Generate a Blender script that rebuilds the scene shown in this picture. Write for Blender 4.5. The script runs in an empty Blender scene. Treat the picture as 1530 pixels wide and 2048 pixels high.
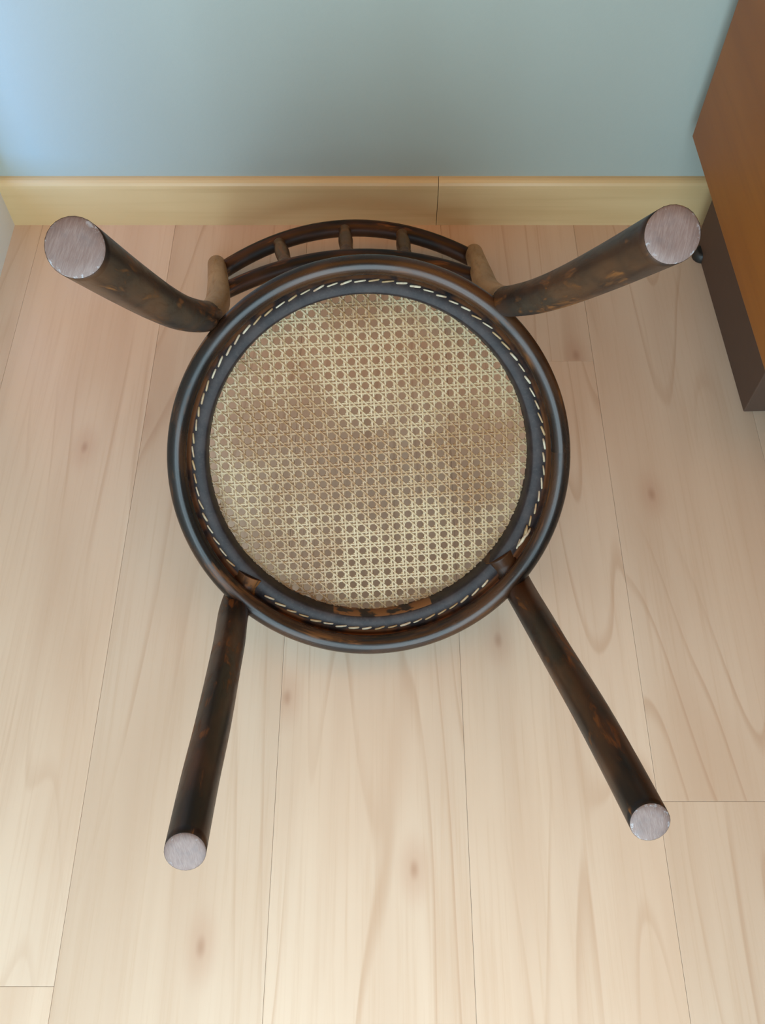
import bpy, math, random
from mathutils import Vector, Matrix

random.seed(7)
scene = bpy.context.scene
col = scene.collection

# ------------------------------------------------------------------ camera
IMG_W, IMG_H, FOCAL_PX = 1530, 2048, 1850.0
cam_data = bpy.data.cameras.new('camera')
cam = bpy.data.objects.new('camera', cam_data)
col.objects.link(cam)
cam.location = (0.0, 0.0, 0.963)
cam.rotation_euler = (math.radians(90 - 59.7), 0, 0)
cam_data.sensor_fit = 'VERTICAL'
cam_data.sensor_height = 36.0
cam_data.sensor_width = 36.0 * IMG_W / IMG_H
cam_data.lens = FOCAL_PX / IMG_H * 36.0
cam_data.clip_start = 0.02
scene.camera = cam

# ------------------------------------------------------------------ world and daylight
world = bpy.data.worlds.new('world')
scene.world = world
world.use_nodes = True
bg = world.node_tree.nodes['Background']
bg.inputs['Color'].default_value = (1.0, 0.42, 0.09, 1)
bg.inputs['Strength'].default_value = 1.75

def area_light(name, loc, target, sx, sy, power, color):
    d = bpy.data.lights.new(name, 'AREA')
    d.shape = 'RECTANGLE'
    d.size, d.size_y, d.energy, d.color = sx, sy, power, color
    o = bpy.data.objects.new(name, d)
    col.objects.link(o)
    o.location = loc
    o.rotation_euler = (Vector(target) - Vector(loc)).to_track_quat('-Z', 'Y').to_euler()
    return o

# daylight: a floor-length glazed door in the wall behind the camera and an added blue lamp tinting the back wall's left end
area_light('glazed_door_daylight', (-0.03, -0.45, 0.62), (-0.03, 0.5, 0.50), 0.95, 1.10, 26.5, (0.47, 0.81, 1.0))
area_light('left_wall_tint_light', (-1.05, 0.36, 0.55), (-0.45, 1.06, 0.40), 0.62, 0.80, 22, (0.07, 0.42, 1.0))

scene.view_settings.view_transform = 'Standard'
scene.view_settings.look = 'None'
scene.view_settings.exposure = 0.0
scene.view_settings.gamma = 1.0
scene.view_settings.use_curve_mapping = False

# ------------------------------------------------------------------ material helpers
class NT:
    def __init__(self, name):
        self.m = bpy.data.materials.new(name)
        self.m.use_nodes = True
        self.t = self.m.node_tree
        self.b = self.t.nodes['Principled BSDF']
    def n(self, kind, **kw):
        x = self.t.nodes.new(kind)
        for k, v in kw.items():
            setattr(x, k, v)
        return x
    def l(self, a, b):
        self.t.links.new(a, b)
    def put(self, sock, v):
        if isinstance(v, bpy.types.NodeSocket):
            self.l(v, sock)
        elif v is not None:
            sock.default_value = v
    def math(self, op, a, b=None, c=None, clamp=False):
        x = self.n('ShaderNodeMath', operation=op)
        x.use_clamp = clamp
        for s, v in zip(x.inputs, (a, b, c)):
            self.put(s, v)
        return x.outputs[0]
    def mix(self, f, a, b):
        x = self.n('ShaderNodeMix', data_type='RGBA')
        self.put(x.inputs[0], f)
        for s, v in ((x.inputs[6], a), (x.inputs[7], b)):
            self.put(s, v if isinstance(v, bpy.types.NodeSocket) else (*v, 1))
        return x.outputs[2]
    def ramp(self, f, stops):
        x = self.n('ShaderNodeMapRange', interpolation_type='SMOOTHSTEP')
        self.l(f, x.inputs[0])
        x.inputs[1].default_value, x.inputs[2].default_value = stops[0], stops[1]
        x.inputs[3].default_value = stops[2] if len(stops) > 2 else 0
        x.inputs[4].default_value = stops[3] if len(stops) > 3 else 1
        return x.outputs[0]
    def noise(self, vec, scale=1, detail=3, rough=0.55, dist=0.0):
        x = self.n('ShaderNodeTexNoise')
        self.l(vec, x.inputs['Vector'])
        x.inputs['Scale'].default_value = scale
        x.inputs['Detail'].default_value = detail
        x.inputs['Roughness'].default_value = rough
        x.inputs['Distortion'].default_value = dist
        return x.outputs[0]
    def map(self, vec, scale, off=None):
        x = self.n('ShaderNodeVectorMath', operation='MULTIPLY_ADD')
        self.l(vec, x.inputs[0])
        x.inputs[1].default_value = scale
        if off is None:
            x.inputs[2].default_value = (0, 0, 0)
        else:
            self.put(x.inputs[2], off)
        return x.outputs[0]
    def bump(self, h, strength, dist=0.001):
        x = self.n('ShaderNodeBump')
        x.inputs['Strength'].default_value = strength
        x.inputs['Distance'].default_value = dist
        self.l(h, x.inputs['Height'])
        self.l(x.outputs[0], self.b.inputs['Normal'])
    def surf(self, color, rough, coat=0, coat_rough=0.1, spec=0.5):
        self.put(self.b.inputs['Base Color'], color if isinstance(color, bpy.types.NodeSocket) else (*color, 1))
        self.put(self.b.inputs['Roughness'], rough)
        self.b.inputs['Coat Weight'].default_value = coat
        self.b.inputs['Coat Roughness'].default_value = coat_rough
        self.b.inputs['Specular IOR Level'].default_value = spec
        return self.m
    def obj_coords(self):
        return self.n('ShaderNodeTexCoord').outputs['Object']
    def uv(self):
        return self.n('ShaderNodeTexCoord').outputs['UV']
    def rand_offset(self, k=20.0):
        r = self.n('ShaderNodeObjectInfo').outputs['Random']
        c = self.n('ShaderNodeCombineXYZ')
        self.l(self.math('MULTIPLY', r, k), c.inputs[0])
        self.l(self.math('MULTIPLY', r, k * 3.7), c.inputs[1])
        self.l(self.math('MULTIPLY', r, k * 1.9), c.inputs[2])
        return c.outputs[0], r

def mat_floor():
    g = NT('maple_laminate')
    p = g.obj_coords()
    off, rnd = g.rand_offset()
    fibre = g.noise(g.map(p, (210, 5, 1), off), 1, 3, 0.6)
    streak = g.noise(g.map(p, (16, 1.1, 1), off), 1, 3, 0.55)
    patch = g.noise(g.map(p, (5.5, 2.2, 1), off), 1, 2, 0.5)
    cont = g.noise(g.map(p, (8.0, 0.75, 1), off), 1, 1.4, 0.35, 0.1)
    fr = g.math('FRACT', g.math('MULTIPLY', cont, 14.0))
    line = g.math('MULTIPLY', g.ramp(fr, (0.0, 0.05)), g.ramp(fr, (0.05, 0.20, 1, 0)))
    gate = g.ramp(g.noise(g.map(p, (3.1, 1.6, 1), off), 1, 2), (0.42, 0.62))
    line = g.math('MULTIPLY', line, gate)
    v = g.n('ShaderNodeTexVoronoi', voronoi_dimensions='2D')
    g.l(g.map(p, (7.5, 3.6, 0), off), v.inputs['Vector'])
    v.inputs['Scale'].default_value = 1
    knot = g.ramp(v.outputs['Distance'], (0.02, 0.17, 1, 0))
    sel = g.n('ShaderNodeSeparateColor')
    g.l(v.outputs['Color'], sel.inputs[0])
    knot = g.math('MULTIPLY', knot, g.ramp(sel.outputs[0], (0.62, 0.68)))
    core = g.math('MULTIPLY', g.ramp(v.outputs['Distance'], (0.0, 0.05, 1, 0)), g.ramp(sel.outputs[0], (0.62, 0.68)))
    c = g.mix(g.ramp(streak, (0.3, 0.72)), (0.62, 0.47, 0.35), (0.54, 0.385, 0.275))
    c = g.mix(g.math('MULTIPLY', g.ramp(patch, (0.42, 0.70)), 0.45), c, (0.66, 0.535, 0.42))
    c = g.mix(g.math('MULTIPLY', g.ramp(fibre, (0.45, 0.80)), 0.40), c, (0.50, 0.335, 0.22))
    c = g.mix(g.math('MULTIPLY', line, 0.40), c, (0.40, 0.235, 0.14))
    c = g.mix(g.math('MULTIPLY', knot, 0.42), c, (0.46, 0.275, 0.185))
    c = g.mix(g.math('MULTIPLY', core, 0.55), c, (0.34, 0.19, 0.12))
    hsv = g.n('ShaderNodeHueSaturation')
    g.l(c, hsv.inputs['Color'])
    g.l(g.ramp(rnd, (0, 1, 0.93, 1.05)), hsv.inputs['Value'])
    g.bump(fibre, 0.06, 0.0005)
    return g.surf(hsv.outputs[0], 0.34, 0.0, spec=0.5)

def mat_dark_wood(name='dark_stained_beech', wear=1.0, base=(0.009, 0.006, 0.005), brown=(0.058, 0.023, 0.009), orange=(0.24, 0.085, 0.018), rough=0.36, coat=0.0, spec=0.22):
    g = NT(name)
    u = g.uv()
    off, rnd = g.rand_offset(9)
    grain = g.noise(g.map(u, (260, 14, 1), off), 1, 3, 0.6)
    blot = g.noise(g.map(u, (34, 9, 1), off), 1, 3, 0.55)
    patch = g.noise(g.map(u, (55, 11, 1), off), 1.3, 4, 0.65, 0.4)
    c = g.mix(g.ramp(blot, (0.38, 0.66)), base, brown)
    wearm = g.math('MULTIPLY', g.ramp(patch, (0.55, 0.68)), g.ramp(grain, (0.30, 0.60)))
    c = g.mix(g.math('MULTIPLY', wearm, 0.75 * wear), c, orange)
    c = g.mix(g.math('MULTIPLY', g.ramp(grain, (0.48, 0.8)), 0.35), c, (0.012, 0.007, 0.005))
    g.bump(grain, 0.12, 0.0006)
    r = g.ramp(patch, (0.45, 0.75, rough, rough + 0.2))
    return g.surf(c, r, coat, 0.12, spec)

def mat_seat_frame():
    g = NT('dark_seat_frame_wood')
    p = g.obj_coords()
    nz = g.noise(p, 60, 4, 0.6)
    nf = g.noise(p, 400, 2, 0.5)
    s = g.n('ShaderNodeSeparateXYZ')
    g.l(p, s.inputs[0])
    r = g.math('SQRT', g.math('ADD', g.math('POWER', s.outputs[0], 2), g.math('POWER', s.outputs[1], 2)))
    c = g.mix(g.ramp(nz, (0.35, 0.7)), (0.016, 0.012, 0.013), (0.035, 0.025, 0.024))
    c = g.mix(g.math('MULTIPLY', g.ramp(nf, (0.5, 0.8)), 0.4), c, (0.065, 0.05, 0.045))
    # the stain never reached the seam outside the cane holes: reddish bare wood there
    seam = g.math('MULTIPLY', g.ramp(r, (0.1815, 0.1835)), g.ramp(g.noise(p, 35, 3), (0.34, 0.56)))
    c = g.mix(g.math('MULTIPLY', seam, 0.85), c, (0.15, 0.055, 0.02))
    # chipped pale patch on the inner edge of the front rail
    ang = g.math('DIVIDE', s.outputs[0], g.math('ABSOLUTE', s.outputs[1]))
    front = g.math('LESS_THAN', s.outputs[1], -0.05)
    win = g.math('MULTIPLY', g.math('GREATER_THAN', ang, -0.30), g.math('LESS_THAN', ang, 0.36))
    inner = g.math('LESS_THAN', r, 0.16825)
    chip = g.math('MULTIPLY', g.math('MULTIPLY', front, win), g.math('MULTIPLY', inner, g.ramp(g.noise(p, 55, 3), (0.42, 0.52))))
    c = g.mix(g.math('MULTIPLY', chip, 0.8), c, (0.30, 0.13, 0.045))
    g.bump(nf, 0.15, 0.0006)
    return g.surf(c, 0.5, 0.0, 0.3, 0.27)

def mat_cane():
    g = NT('woven_cane')
    p = g.obj_coords()
    stain = g.noise(p, 11, 3, 0.55)
    fine = g.noise(p, 300, 2, 0.5)
    c = g.mix(g.ramp(stain, (0.38, 0.60)), (0.44, 0.315, 0.175), (0.30, 0.165, 0.068))
    c = g.mix(g.math('MULTIPLY', g.ramp(fine, (0.5, 0.75)), 0.4), c, (0.52, 0.39, 0.235))
    return g.surf(c, 0.45, 0.0)

def mat_stitch():
    g = NT('cane_loop')
    off, rnd = g.rand_offset(9)
    p = g.obj_coords()
    n = g.noise(g.map(p, (1, 1, 1), off), 120, 2)
    c = g.mix(g.ramp(rnd, (0.25, 0.8)), (0.36, 0.24, 0.12), (0.50, 0.42, 0.30))
    c = g.mix(g.math('MULTIPLY', g.ramp(n, (0.45, 0.7)), 0.6), c, (0.28, 0.12, 0.05))
    return g.surf(c, 0.5)

def mat_foot():
    g = NT('sawn_end_grain')
    u = g.uv()
    off, rnd = g.rand_offset(9)
    fib = g.noise(g.map(u, (22, 2.2, 1), off), 1, 4, 0.65)
    blot = g.noise(g.map(u, (2.2, 2.2, 1), off), 1, 3)
    ln = g.n('ShaderNodeVectorMath', operation='LENGTH')
    g.l(u, ln.inputs[0])
    c = g.mix(g.ramp(fib, (0.35, 0.7)), (0.135, 0.082, 0.068), (0.180, 0.122, 0.104))
    c = g.mix(g.math('MULTIPLY', g.ramp(blot, (0.45, 0.75)), 0.5), c, (0.105, 0.075, 0.07))
    chips = g.math('MULTIPLY', g.ramp(ln.outputs['Value'], (0.78, 1.0)), g.ramp(g.noise(g.map(u, (3.2, 3.2, 1), off), 1, 3, 0.7), (0.56, 0.68)))
    c = g.mix(g.math('MULTIPLY', chips, 0.6), c, (0.40, 0.42, 0.45))
    g.bump(fib, 0.25, 0.0008)
    return g.surf(c, 0.6)

def mat_wall(name, colr):
    g = NT(name)
    p = g.obj_coords()
    n = g.noise(p, 180, 3, 0.6)
    b = g.noise(p, 1.4, 2)
    c = g.mix(g.math('MULTIPLY', g.ramp(b, (0.3, 0.7)), 0.12), colr, tuple(x * 0.85 for x in colr))
    g.bump(n, 0.25, 0.0008)
    return g.surf(c, 0.75, spec=0.3)

def mat_board(name, c0, c1, c2, rough, axis):
    g = NT(name)
    p = g.obj_coords()
    off, rnd = g.rand_offset(7)
    sc = {'x': (2.2, 60, 60), 'y': (60, 2.2, 60), 'z': (60, 60, 2.2)}[axis]
    st = g.noise(g.map(p, sc, off), 1, 3, 0.6)
    big = g.noise(g.map(p, tuple(s * 0.22 if s > 10 else s * 1.2 for s in sc), off), 1, 2, 0.5, 0.5)
    c = g.mix(g.ramp(big, (0.3, 0.7)), c0, c1)
    c = g.mix(g.math('MULTIPLY', g.ramp(st, (0.45, 0.8)), 0.5), c, c2)
    g.bump(st, 0.05, 0.0005)
    return g.surf(c, rough)

def mat_plain(name, c, rough):
    g = NT(name)
    n = g.noise(g.obj_coords(), 70, 3)
    return g.surf(g.mix(g.math('MULTIPLY', n, 0.4), c, tuple(x * 0.6 for x in c)), rough)

M_FLOOR = mat_floor()
M_WALL = mat_wall('sage_grey_paint', (0.383, 0.445, 0.415))
M_WHITE = mat_wall('white_gloss_paint', (0.70, 0.71, 0.68))
M_BASE = mat_board('beech_skirting', (0.66, 0.495, 0.265), (0.59, 0.425, 0.215), (0.49, 0.335, 0.16), 0.38, 'x')
M_SUB = mat_plain('dark_underlay', (0.30, 0.20, 0.12), 0.9)
M_DARK = mat_dark_wood()
M_HOOP = mat_dark_wood('glossy_dark_beech', 0.6, rough=0.27, coat=0.0, spec=0.38)
M_POST = mat_dark_wood('pale_reflection_post', 0.8, (0.24, 0.15, 0.075), (0.33, 0.215, 0.115), (0.36, 0.22, 0.11), 0.36)  # floor reflection on the dark varnish painted in as pale tan
M_SPINDLE = mat_dark_wood('brown_turned_beech', 0.8, (0.04, 0.022, 0.012), (0.10, 0.055, 0.028), (0.24, 0.11, 0.04), 0.34, spec=0.4)
M_FRAME = mat_seat_frame()
M_CANE = mat_cane()
M_STITCH = mat_stitch()
M_FOOT = mat_foot()
M_CAB = mat_board('cherry_veneer', (0.28, 0.098, 0.0125), (0.235, 0.077, 0.0085), (0.18, 0.055, 0.007), 0.42, 'y')
M_SHADE_BLOCK = mat_plain('shade_block_brown', (0.085, 0.045, 0.028), 0.7)  # dark colour carries the shade under the sideboard
M_BLACK = mat_plain('black_plastic', (0.015, 0.014, 0.013), 0.5)
M_METAL = mat_plain('brushed_steel', (0.45, 0.44, 0.42), 0.35)

# ------------------------------------------------------------------ mesh helpers
def link(name, me, mat=None, parent=None, loc=None):
    o = bpy.data.objects.new(name, me)
    col.objects.link(o)
    if mat is not None and me is not None and not me.materials:
        me.materials.append(mat)
    if parent is not None:
        o.parent = parent
    if loc is not None:
        o.location = loc
    return o

def mesh(name, verts, faces, smooth=None, uvs=None):
    me = bpy.data.meshes.new(name)
    me.from_pydata([tuple(v) for v in verts], [], faces)
    if smooth is not None:
        me.polygons.foreach_set('use_smooth', [bool(s) for s in smooth] if not isinstance(smooth, bool) else [smooth] * len(faces))
    if uvs is not None:
        lay = me.uv_layers.new(name='UVMap')
        for poly, fu in zip(me.polygons, uvs):
            for li, c in zip(poly.loop_indices, fu):
                lay.data[li].uv = c
    me.update()
    return me

def box_mesh(name, x0, x1, y0, y1, z0, z1, bev=0.0):
    """box whose edges carry a small chamfer"""
    if bev <= 0:
        v = [(x, y, z) for z in (z0, z1) for y in (y0, y1) for x in (x0, x1)]
        f = [(0, 2, 3, 1), (4, 5, 7, 6), (0, 1, 5, 4), (2, 6, 7, 3), (0, 4, 6, 2), (1, 3, 7, 5)]
        return mesh(name, v, f, False)
    import bmesh
    bm = bmesh.new()
    bmesh.ops.create_cube(bm, size=1)
    for v in bm.verts:
        v.co = Vector(((x0 + x1) / 2 + v.co.x * (x1 - x0), (y0 + y1) / 2 + v.co.y * (y1 - y0), (z0 + z1) / 2 + v.co.z * (z1 - z0)))
    bmesh.ops.bevel(bm, geom=list(bm.edges), offset=bev, segments=2, affect='EDGES', profile=0.5)
    me = bpy.data.meshes.new(name)
    bm.to_mesh(me)
    bm.free()
    return me

def catmull(pts, n):
    P = [Vector(p) for p in pts]
    P = [P[0] * 2 - P[1]] + P + [P[-1] * 2 - P[-2]]
    out = []
    for i in range(1, len(P) - 2):
        for k in range(n):
            t = k / n
            a, b, c, d = P[i - 1], P[i], P[i + 1], P[i + 2]
            out.append(0.5 * ((2 * b) + (c - a) * t + (2 * a - 5 * b + 4 * c - d) * t * t + (3 * b - a - 3 * c + d) * t ** 3))
    out.append(P[-2])
    return out

def tube(name, path, radii, sides=20, caps=(True, True), start_normal=None, end_tangent=None, round_caps=(False, False)):
    """tube swept along path; radii is a function of 0..1 or a list of radii; UV in metres (round, along)"""
    path = [Vector(p) for p in path]
    n = len(path)
    R = [radii(i / (n - 1)) for i in range(n)] if callable(radii) else list(radii)
    # rounded caps: extra rings
    def tang(i):
        if i == 0: return (path[1] - path[0]).normalized()
        if i == n - 1: return Vector(end_tangent).normalized() if end_tangent else (path[-1] - path[-2]).normalized()
        return (path[i + 1] - path[i - 1]).normalized()
    rings, t_prev = [], None
    nor = None
    frames = []
    for i in range(n):
        t = tang(i)
        if nor is None:
            nor = Vector(start_normal) if start_normal else t.orthogonal()
        nor = (nor - t * nor.dot(t)).normalized()
        frames.append((path[i], t, nor.copy(), R[i]))
    if round_caps[0]:
        p, t, nn, r = frames[0]
        frames = [(p - t * r * math.sin(a), t, nn, r * math.cos(a)) for a in (1.35, 0.95, 0.5)] + frames
    if round_caps[1]:
        p, t, nn, r = frames[-1]
        frames = frames + [(p + t * r * math.sin(a), t, nn, r * math.cos(a)) for a in (0.5, 0.95, 1.35)]
    verts, faces, uvs, smooth = [], [], [], []
    L, acc = [0.0], 0.0
    for i in range(1, len(frames)):
        acc += (frames[i][0] - frames[i - 1][0]).length
        L.append(acc)
    for p, t, nn, r in frames:
        b = t.cross(nn)
        for k in range(sides):
            a = 2 * math.pi * k / sides
            verts.append(p + (nn * math.cos(a) + b * math.sin(a)) * r)
    m = len(frames)
    rm = sum(R) / n
    for i in range(m - 1):
        for k in range(sides):
            k2 = (k + 1) % sides
            faces.append((i * sides + k, i * sides + k2, (i + 1) * sides + k2, (i + 1) * sides + k))
            u0, u1 = 2 * math.pi * rm * k / sides, 2 * math.pi * rm * (k + 1) / sides
            uvs.append(((u0, L[i]), (u1, L[i]), (u1, L[i + 1]), (u0, L[i + 1])))
            smooth.append(True)
    for end, do in ((0, caps[0]), (m - 1, caps[1])):
        if do:
            idx = [end * sides + k for k in range(sides)]
            faces.append(tuple(reversed(idx)) if end == 0 else tuple(idx))
            uvs.append([(0.01 * math.cos(k), 0.01 * math.sin(k)) for k in range(sides)])
            smooth.append(False)
    return mesh(name, verts, faces, smooth, uvs)

def lathe(name, profile, seg=128, closed=True, smooth=True):
    """profile of (r, z) points turned round the z axis"""
    n = len(profile)
    verts, faces, uvs = [], [], []
    for k in range(seg):
        a = 2 * math.pi * k / seg
        for r, z in profile:
            verts.append((r * math.cos(a), r * math.sin(a), z))
    cum = [0]
    for i in range(n):
        p, q = profile[i], profile[(i + 1) % n]
        cum.append(cum[-1] + math.hypot(p[0] - q[0], p[1] - q[1]))
    last = n if closed else n - 1
    for k in range(seg):
        k2 = (k + 1) % seg
        for i in range(last):
            j = (i + 1) % n
            faces.append((k * n + i, k2 * n + i, k2 * n + j, k * n + j))
            r = profile[i][0]
            v0, v1 = 2 * math.pi * r * k / seg, 2 * math.pi * r * (k + 1) / seg
            uvs.append(((cum[i], v0), (cum[i], v1), (cum[i + 1], v1), (cum[i + 1], v0)))
    return mesh(name, verts, faces, smooth, uvs)

def auto_smooth_by_angle(me, deg=35):
    import bmesh
    bm = bmesh.new()
    bm.from_mesh(me)
    lim = math.radians(deg)
    for e in bm.edges:
        if len(e.link_faces) == 2 and e.calc_face_angle(0) > lim:
            e.smooth = False
    bm.to_mesh(me)
    bm.free()

def structure(o):
    o['kind'] = 'structure'
    return o

# ------------------------------------------------------------------ room shell
WALL_Y, LEFT_X = 1.065, -0.5415
FX0, FX1, FY0, CEIL = -0.56, 1.22, -0.40, 2.5
floor = structure(link('floor', box_mesh('floor', FX0, FX1, FY0, WALL_Y + 0.1, -0.05, -0.0095), M_SUB))
PW = 0.1953
joints = {-3: [0.35], -2: [0.053], -1: [-0.21], 0: [-0.47], 1: [0.796], 2: [0.221], 3: [-0.3], 4: [0.55], 5: [0.1], 6: [-0.2]}
for k in range(-3, 7):
    x0 = -0.1095 + PW * k
    x1 = x0 + PW
    x0c, x1c = max(x0, FX0), min(x1, FX1)
    if x1c - x0c < 0.01:
        continue
    ys = [FY0] + joints[k] + [WALL_Y + 0.005]
    for a, b in zip(ys[:-1], ys[1:]):
        g = 0.0001
        cx_, cy_ = (x0c + x1c) / 2, (a + b) / 2
        me = box_mesh('plank', x0c + g - cx_, x1c - g - cx_, a + g - cy_, b - g - cy_, -0.009, 0.0, 0.0004)
        link('plank', me, M_FLOOR, floor, (cx_, cy_, 0))

def wall_with_opening(name, axis, pos, thick, u0, u1, h, hu0, hu1, hz0, hz1, mat):
    """wall slab with a rectangular window opening; axis 'x' runs along x, 'y' along y"""
    us, zs = [u0, hu0, hu1, u1], [0, hz0, hz1, h]
    V, F = [], []
    def P(u, d, z):
        return (u, pos + d, z) if axis == 'x' else (pos + d, u, z)
    def quad(*pts):
        b = len(V)
        V.extend(pts)
        F.append((b, b + 1, b + 2, b + 3))
    for d in (0, thick):
        for i in range(3):
            for k in range(3):
                if i == 1 and k == 1:
                    continue
                quad(P(us[i], d, zs[k]), P(us[i + 1], d, zs[k]), P(us[i + 1], d, zs[k + 1]), P(us[i], d, zs[k + 1]))
    for (ua, za, ub, zb) in ((hu0, hz0, hu1, hz0), (hu1, hz0, hu1, hz1), (hu1, hz1, hu0, hz1), (hu0, hz1, hu0, hz0)):
        quad(P(ua, 0, za), P(ub, 0, zb), P(ub, thick, zb), P(ua, thick, za))
    return structure(link(name, mesh(name, V, F, False), mat))

def window_frame(name, axis, pos, u0, u1, z0, z1, mat):
    w, d = (0.05 if u1 - u0 > 0.6 else 0.02), 0.03
    import bmesh
    bm = bmesh.new()
    bars = [(u0, u1, z0, z0 + w), (u0, u1, z1 - w, z1), (u0, u0 + w, z0, z1), (u1 - w, u1, z0, z1), ((u0 + u1) / 2 - w / 2, (u0 + u1) / 2 + w / 2, z0, z1)]
    if u1 - u0 < 0.6:
        bars.pop()
    for a, b, c, e in bars:
        r = bmesh.ops.create_cube(bm, size=1)
        for v in r['verts']:
            u, t, z = (a + b) / 2 + v.co.x * (b - a), pos + v.co.y * d, (c + e) / 2 + v.co.z * (e - c)
            v.co = Vector((u, t, z)) if axis == 'x' else Vector((t, u, z))
    me = bpy.data.meshes.new(name)
    bm.to_mesh(me)
    bm.free()
    return structure(link(name, me, mat))

structure(link('wall_back', box_mesh('wall_back', LEFT_X - 0.1, FX1 + 0.1, WALL_Y, WALL_Y + 0.1, 0, CEIL), M_WALL))
wall_with_opening('wall_left', 'y', LEFT_X, -0.1, FY0, WALL_Y, CEIL, 0.80, 1.035, 0.10, 1.90, M_WHITE)  # slit opening shaped so the blue lamp reaches only the back wall's left end
wall_with_opening('wall_front', 'x', FY0, -0.1, LEFT_X - 0.1, FX1 + 0.1, CEIL, -0.51, 0.46, 0.06, 1.18, M_WALL)
window_frame('window_1', 'y', LEFT_X - 0.03, 0.80, 1.035, 0.10, 1.90, M_WHITE)
window_frame('window_2', 'x', FY0 - 0.02, -0.51, 0.46, 0.06, 1.18, M_WHITE)
structure(link('wall_right', box_mesh('wall_right', FX1, FX1 + 0.1, FY0, WALL_Y, 0, CEIL), M_WALL))

def skirting(x0, x1):
    prof = [(0, 0), (0, 0.0775), (-0.004, 0.0775), (-0.0075, 0.0765), (-0.0105, 0.074), (-0.0125, 0.0705), (-0.013, 0.066), (-0.013, 0.0)]
    n = len(prof)
    cx_ = (x0 + x1) / 2
    v = [(x - cx_, y, z) for x in (x0, x1) for y, z in prof]
    f = [(i, (i + 1) % n, n + (i + 1) % n, n + i) for i in range(n)] + [tuple(reversed(range(n))), tuple(range(n, 2 * n))]
    me = mesh('baseboard', v, f, False)
    o = structure(link('baseboard_back', me, M_BASE, None, (cx_, WALL_Y, 0.0)))
    return o
skirting(LEFT_X, 0.0785)
skirting(0.0793, FX1)

# ------------------------------------------------------------------ sideboard on the right
cab = bpy.data.objects.new('sideboard', None)
col.objects.link(cab)
cab.location = (0.405, 1.035, 0)
cab.rotation_euler = (0, 0, math.radians(2.0))
cab['label'] = 'orange-brown cherry veneer sideboard against the wall, with a dark block added beneath for its shade'
cab['category'] = 'sideboard'
CW, CD, CB, CT = 0.78, 0.425, 0.166, 0.80
link('side_panel', box_mesh('side_panel', 0, 0.02, -CD, 0, CB, CT, 0.0012), M_CAB, cab)
link('side_panel', box_mesh('side_panel', CW - 0.02, CW, -CD, 0, CB, CT, 0.0012), M_CAB, cab)
link('bottom_panel', box_mesh('bottom_panel', 0.02, CW - 0.02, -CD + 0.004, -0.006, CB + 0.001, CB + 0.02, 0.001), M_CAB, cab)
link('top_panel', box_mesh('top_panel', 0.0, CW, -CD - 0.012, 0, CT, CT + 0.025, 0.002), M_CAB, cab)
link('back_panel', box_mesh('back_panel', 0.02, CW - 0.02, -0.006, 0, CB + 0.001, CT), M_CAB, cab)
for i in range(2):
    x0 = 0.022 + i * (CW - 0.04) / 2
    x1 = x0 + (CW - 0.04) / 2 - 0.004
    d = link('door', box_mesh('door', x0, x1, -CD - 0.002, -CD + 0.016, CB + 0.024, CT - 0.004, 0.0015), M_CAB, cab)
    hx = x1 - 0.04 if i == 0 else x0 + 0.04
    link('handle', tube('handle', [(hx, -CD - 0.002, 0.56), (hx, -CD - 0.026, 0.565), (hx, -CD - 0.026, 0.66), (hx, -CD - 0.002, 0.665)], lambda t: 0.005, 10), M_METAL, d)
link('shade_block', box_mesh('shade_block', 0.048, CW - 0.048, -0.325, -0.022, 0, CB + 0.001, 0.0015), M_SHADE_BLOCK, cab)  # dark block added to stand for the shade under the sideboard
link('levelling_foot', tube('levelling_foot', [(0.050, -0.050, 0), (0.050, -0.050, 0.003), (0.050, -0.050, 0.012), (0.050, -0.050, 0.014)], [0.0125, 0.0135, 0.012, 0.008], 16), M_BLACK, cab)

# ------------------------------------------------------------------ the upturned chair
# chair frame: x across, y towards the backrest, z from the seat towards the feet; hoop lies at z = 0
CH_ROT = Matrix(((0.9973, -0.0534, 0.0505), (0.0734, 0.7340, -0.6751), (-0.0010, 0.6770, 0.7360)))
CH_POS = Vector((-0.0120, 0.5178, 0.1759))
BASE = Vector((0.0, -0.1985, -0.045))
chair = bpy.data.objects.new('bentwood_chair', None)
col.objects.link(chair)
chair.rotation_mode = 'QUATERNION'
chair.rotation_quaternion = CH_ROT.to_quaternion()
chair.location = CH_POS + CH_ROT @ BASE
chair['label'] = 'upturned dark bentwood chair with round woven cane seat and short spindle back'
chair['category'] = 'chair'
CO = -BASE                      # children are modelled in the chair frame

def part(name, me, mat, parent=None, label=None):
    o = link(name, me, mat, parent or chair, CO if parent is None else None)
    if label:
        o['label'] = label
    return o

# seat frame: a turned ring, flat underside, rounded outer and top edge
SR = 0.168
prof = [(SR, -0.013), (0.1695, -0.0115), (0.1845, -0.0115), (0.1862, -0.0135), (0.1885, -0.0140), (0.1905, -0.012),
        (0.1935, -0.0095), (0.1975, -0.0105), (0.2000, -0.0145), (0.2012, -0.022), (0.2010, -0.031), (0.1990, -0.039),
        (0.1945, -0.0440), (0.187, -0.0455), (0.175, -0.0450), (0.1695, -0.0435), (SR, -0.0415)]
me = lathe('seat_frame', prof, 160)
auto_smooth_by_angle(me, 50)
seat = part('seat_frame', me, M_FRAME, label='dark wooden seat ring with reddish bare seam')

# leg hoop: the round bent ring that braces the legs
HR, HT = 0.1952, 0.0098
me = lathe('leg_hoop', [(HR + HT * math.cos(a), 0.000 + HT * math.sin(a)) for a in [2 * math.pi * k / 18 for k in range(18)]], 160)
part('leg_hoop', me, M_HOOP, label='glossy dark bent hoop under the seat')

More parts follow.
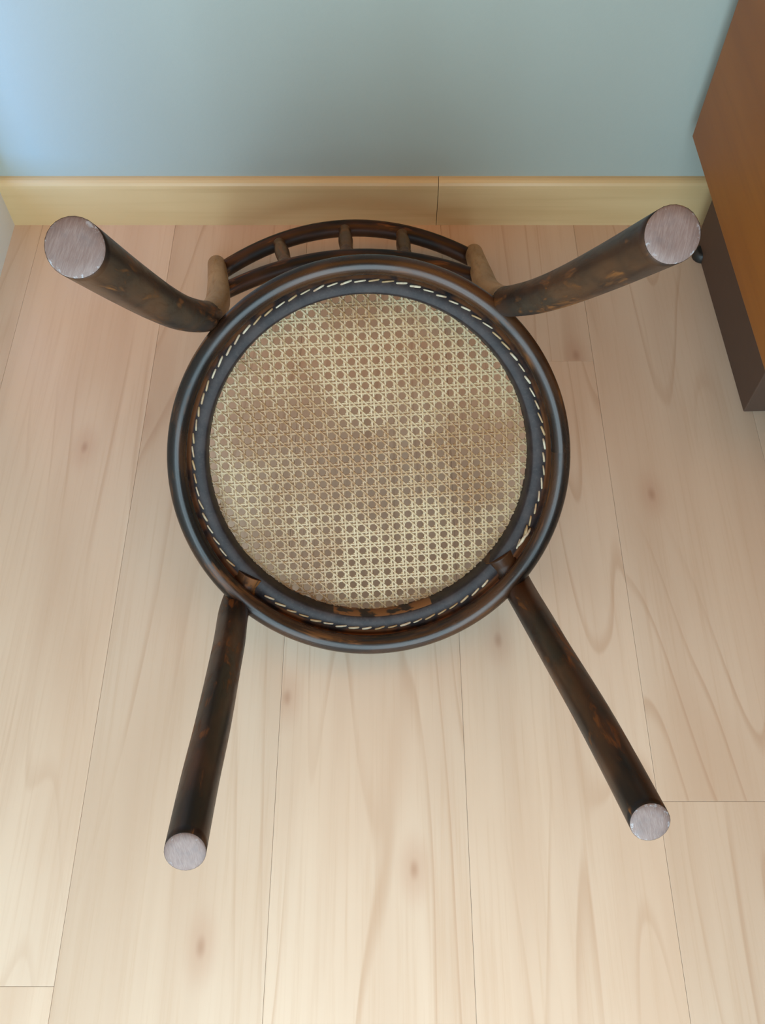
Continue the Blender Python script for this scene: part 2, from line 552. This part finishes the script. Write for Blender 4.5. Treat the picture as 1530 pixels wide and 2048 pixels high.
# woven cane: pairs of strands both ways plus both diagonals, passing over and under each other
def cane_mesh():
    V, F, S = [], [], []
    R = SR + 0.0012
    pitch = 0.0126
    th = 0.00075
    def zs(x, y):
        q = min(1.0, (x * x + y * y) / (R * R))
        return -0.0395 + 0.0065 * (1 - q)
    def strand(ox, oy, dx, dy, w, lvl, phase, wave, amp):
        # chord of the circle through (ox, oy) in direction d
        b = ox * dx + oy * dy
        c = ox * ox + oy * oy - R * R
        disc = b * b - c
        if disc <= 1e-6: return
        s0, s1 = -b - math.sqrt(disc), -b + math.sqrt(disc)
        if s1 - s0 < 0.006: return
        n = max(3, int((s1 - s0) / (wave / 3.0)))
        nx, ny = -dy, dx
        base = len(V)
        for i in range(n + 1):
            s = s0 + (s1 - s0) * i / n
            x, y = ox + dx * s, oy + dy * s
            z = zs(x, y) + lvl + amp * math.cos(2 * math.pi * (s / wave) + phase)
            for e, dz in ((-w / 2, -th / 2), (w / 2, -th / 2), (w * 0.34, th / 2), (-w * 0.34, th / 2)):
                V.append((x + nx * e, y + ny * e, z + dz))
        for i in range(n):
            a, c2 = base + 4 * i, base + 4 * (i + 1)
            for k in range(4):
                k2 = (k + 1) % 4
                F.append((a + k, a + k2, c2 + k2, c2 + k))
                S.append(False)
        F.append((base, base + 3, base + 2, base + 1)); S.append(False)
        e = base + 4 * n
        F.append((e, e + 1, e + 2, e + 3)); S.append(False)
    N = 15
    half = 0.00162
    for i in range(-N, N + 1):
        c0 = (i + 0.5) * pitch
        for sgn in (-1, 1):
            j = random.uniform(-0.00018, 0.00018)
            strand(c0 + sgn * half + j, 0, 0, 1, 0.0022, 0.0003 * sgn, math.pi * (sgn > 0), pitch, 0.0005)
            j = random.uniform(-0.00018, 0.00018)
            strand(0, c0 + sgn * half + j, 1, 0, 0.0022, -0.0003 * sgn, math.pi * (sgn > 0) + math.pi, pitch, 0.0005)
    d = math.sqrt(0.5)
    for i in range(-22, 23):
        c0 = (i + 0.5) * pitch * d
        # diagonals cut the corners of the square holes, leaving them eight-sided
        strand(c0 * d, c0 * d, d, -d, 0.0019, 0.0008, 0, pitch * d, 0.0006)
        strand(c0 * d, -c0 * d, d, d, 0.0019, -0.0008, math.pi, pitch * d, 0.0006)
    return mesh('cane_webbing', V, F, S)
cane = link('cane_webbing', cane_mesh(), M_CANE, seat)
cane['kind'] = 'stuff'
cane['label'] = 'worn tan cane webbing with eight-sided holes'

# cane loops stitched round the underside of the seat ring
st = tube('cane_loop', [(-0.0062, -0.0006, -0.0012), (-0.0048, -0.0004, 0.0004), (0, 0, 0.0009), (0.0048, 0.0004, 0.0004), (0.0062, 0.0006, -0.0012)], [0.0008, 0.0011, 0.0012, 0.0011, 0.0008], 8)
st.materials.append(M_STITCH)
NST = 82
stub_angles = [math.atan2(-0.122, -0.139), math.atan2(-0.120, 0.138)]
for i in range(NST):
    a = 2 * math.pi * (i + 0.5) / NST - math.pi
    if any(abs((a - s + math.pi) % (2 * math.pi) - math.pi) < 0.10 for s in stub_angles):
        continue
    o = link('cane_loop', st, None, seat)
    r = 0.1805 + random.uniform(-0.0005, 0.0005)
    o.location = (r * math.cos(a), r * math.sin(a), -0.0116)
    o.rotation_euler = (0, 0, a + math.pi / 2 + random.uniform(0.02, 0.16))
    s = random.uniform(0.85, 1.04)
    o.scale = (s, random.uniform(0.75, 1.1), random.uniform(0.7, 1.2))

# frayed cane end beside the right front leg
fa = math.radians(-27.5)
for k, (dr, da, L, w) in enumerate(((0.001, 0.0, 0.020, 0.0022), (0.003, 0.02, 0.014, 0.0018), (-0.002, 0.03, 0.011, 0.0016))):
    pts = []
    for j in range(6):
        t = j / 5
        a = fa + da - t * L / 0.181
        r = 0.1805 + dr * (1 - t)
        pts.append((r * math.cos(a), r * math.sin(a), -0.0105 + 0.0035 * math.sin(math.pi * t * 0.9) + 0.0006 * k))
    link('frayed_cane_end', tube('frayed_cane_end', pts, [w * 0.5, w * 0.75, w * 0.8, w * 0.8, w * 0.7, w * 0.35], 8), M_STITCH, seat)

# legs
LEG_Z = 0.4428
def foot_disc(r):
    n = 40
    V = [(0, 0, 0.0011)]
    for rr, z in ((0.55, 0.0011), (0.93, 0.0010), (1.0, 0.0)):
        V += [(r * rr * math.cos(2 * math.pi * k / n), r * rr * math.sin(2 * math.pi * k / n), z) for k in range(n)]
    F = [(0, 1 + k, 1 + (k + 1) % n) for k in range(n)]
    for ring in range(2):
        a = 1 + ring * n
        F += [(a + k, a + n + k, a + n + (k + 1) % n, a + (k + 1) % n) for k in range(n)]
    U = [[(V[i][0] / r, V[i][1] / r) for i in f] for f in F]
    return mesh('foot_end', V, F, True, U)

def leg(pts, r0, r1, rmid=None, rounded=True):
    path = catmull(pts, 10)
    path[-1] = Vector((path[-1].x, path[-1].y, LEG_Z))
    rm = rmid or (r0 + r1) / 2
    rad = lambda t: r0 + (rm - r0) * min(1, t * 2) if t < 0.5 else rm + (r1 - rm) * (t - 0.5) * 2
    me = tube('leg', path, rad, 28, (True, True), end_tangent=(0, 0, 1), round_caps=(rounded, False))
    o = part('leg', me, M_DARK)
    f = link('foot_end', foot_disc(r1 * 0.985), M_FOOT, o, Vector(path[-1]))
    f.rotation_euler = (0, 0, random.uniform(-0.5, 0.5))
    f['label'] = 'pale sawn end of the leg'
    return o

# rear legs (run on below the seat as the back posts)
leg([(-0.1535, 0.1545, -0.020), (-0.1540, 0.1545, 0.03), (-0.1560, 0.1580, 0.12), (-0.1562, 0.1655, 0.215), (-0.1556, 0.1775, 0.330), (-0.1542, 0.1902, LEG_Z)], 0.0150, 0.0152, 0.0150)
leg([(0.1440, 0.1530, -0.020), (0.1445, 0.1530, 0.03), (0.1462, 0.1555, 0.12), (0.1475, 0.1610, 0.215), (0.1482, 0.1705, 0.330), (0.1488, 0.1814, LEG_Z)], 0.0150, 0.0149, 0.0149)
# front legs: the head turns in under the hoop
leg([(-0.1322, -0.1125, -0.0225), (-0.1395, -0.1250, -0.0235), (-0.1485, -0.1415, -0.0170), (-0.1510, -0.1478, 0.012), (-0.1462, -0.1478, 0.09), (-0.1429, -0.1470, 0.160), (-0.1382, -0.1472, 0.276), (-0.1360, -0.1476, 0.360), (-0.1329, -0.1481, LEG_Z)], 0.0172, 0.0122, 0.0150, False)
leg([(0.1312, -0.1100, -0.0225), (0.1390, -0.1235, -0.0235), (0.1488, -0.1430, -0.0170), (0.1522, -0.1510, 0.012), (0.1515, -0.1530, 0.09), (0.1490, -0.1518, 0.160), (0.1458, -0.1508, 0.290), (0.1432, -0.1518, 0.373), (0.1400, -0.1520, LEG_Z)], 0.0172, 0.0122, 0.0150, False)

# backrest
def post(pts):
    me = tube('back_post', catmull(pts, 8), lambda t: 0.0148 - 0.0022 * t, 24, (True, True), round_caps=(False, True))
    part('back_post', me, M_POST, label='back post with floor reflection painted in as pale tan')
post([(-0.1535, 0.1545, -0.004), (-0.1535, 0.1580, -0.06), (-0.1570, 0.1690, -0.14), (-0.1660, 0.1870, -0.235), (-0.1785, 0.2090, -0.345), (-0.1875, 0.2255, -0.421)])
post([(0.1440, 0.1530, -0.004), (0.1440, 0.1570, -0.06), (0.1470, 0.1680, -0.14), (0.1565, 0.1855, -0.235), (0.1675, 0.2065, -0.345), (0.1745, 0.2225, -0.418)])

def rail(name, xl, xr, yend, ymid, z, r):
    xm, hw = (xl + xr) / 2, (xr - xl) / 2
    pts = [(xl + (xr - xl) * k / 24, ymid - (ymid - yend) * ((xl + (xr - xl) * k / 24 - xm) / hw) ** 2, z) for k in range(25)]
    part(name, tube(name, pts, lambda t: r, 20), M_DARK)
    return lambda x: ymid - (ymid - yend) * ((x - xm) / hw) ** 2
Z1, Z2 = -0.410, -0.270
y1 = rail('crest_rail', -0.180, 0.169, 0.2155, 0.2640, Z1, 0.0115)
y2 = rail('lower_rail', -0.166, 0.157, 0.1830, 0.2170, Z2, 0.0105)
sp_prof = [(0.0, 0.0065), (0.06, 0.0070), (0.10, 0.0090), (0.13, 0.0094), (0.16, 0.0072), (0.19, 0.0090), (0.22, 0.0092), (0.26, 0.0075),
           (0.40, 0.0092), (0.55, 0.0098), (0.72, 0.0088), (0.84, 0.0070), (0.88, 0.0084), (0.91, 0.0084), (0.94, 0.0066), (1.0, 0.0060)]
for xa, xb in ((-0.083, -0.098), (-0.007, -0.006), (0.066, 0.073)):
    A = Vector((xa, y2(xa), Z2 - 0.004))
    B = Vector((xb, y1(xb), Z1 + 0.004))
    part('spindle', tube('spindle', [A.lerp(B, t) for t, r in sp_prof], [r for t, r in sp_prof], 18), M_SPINDLE)
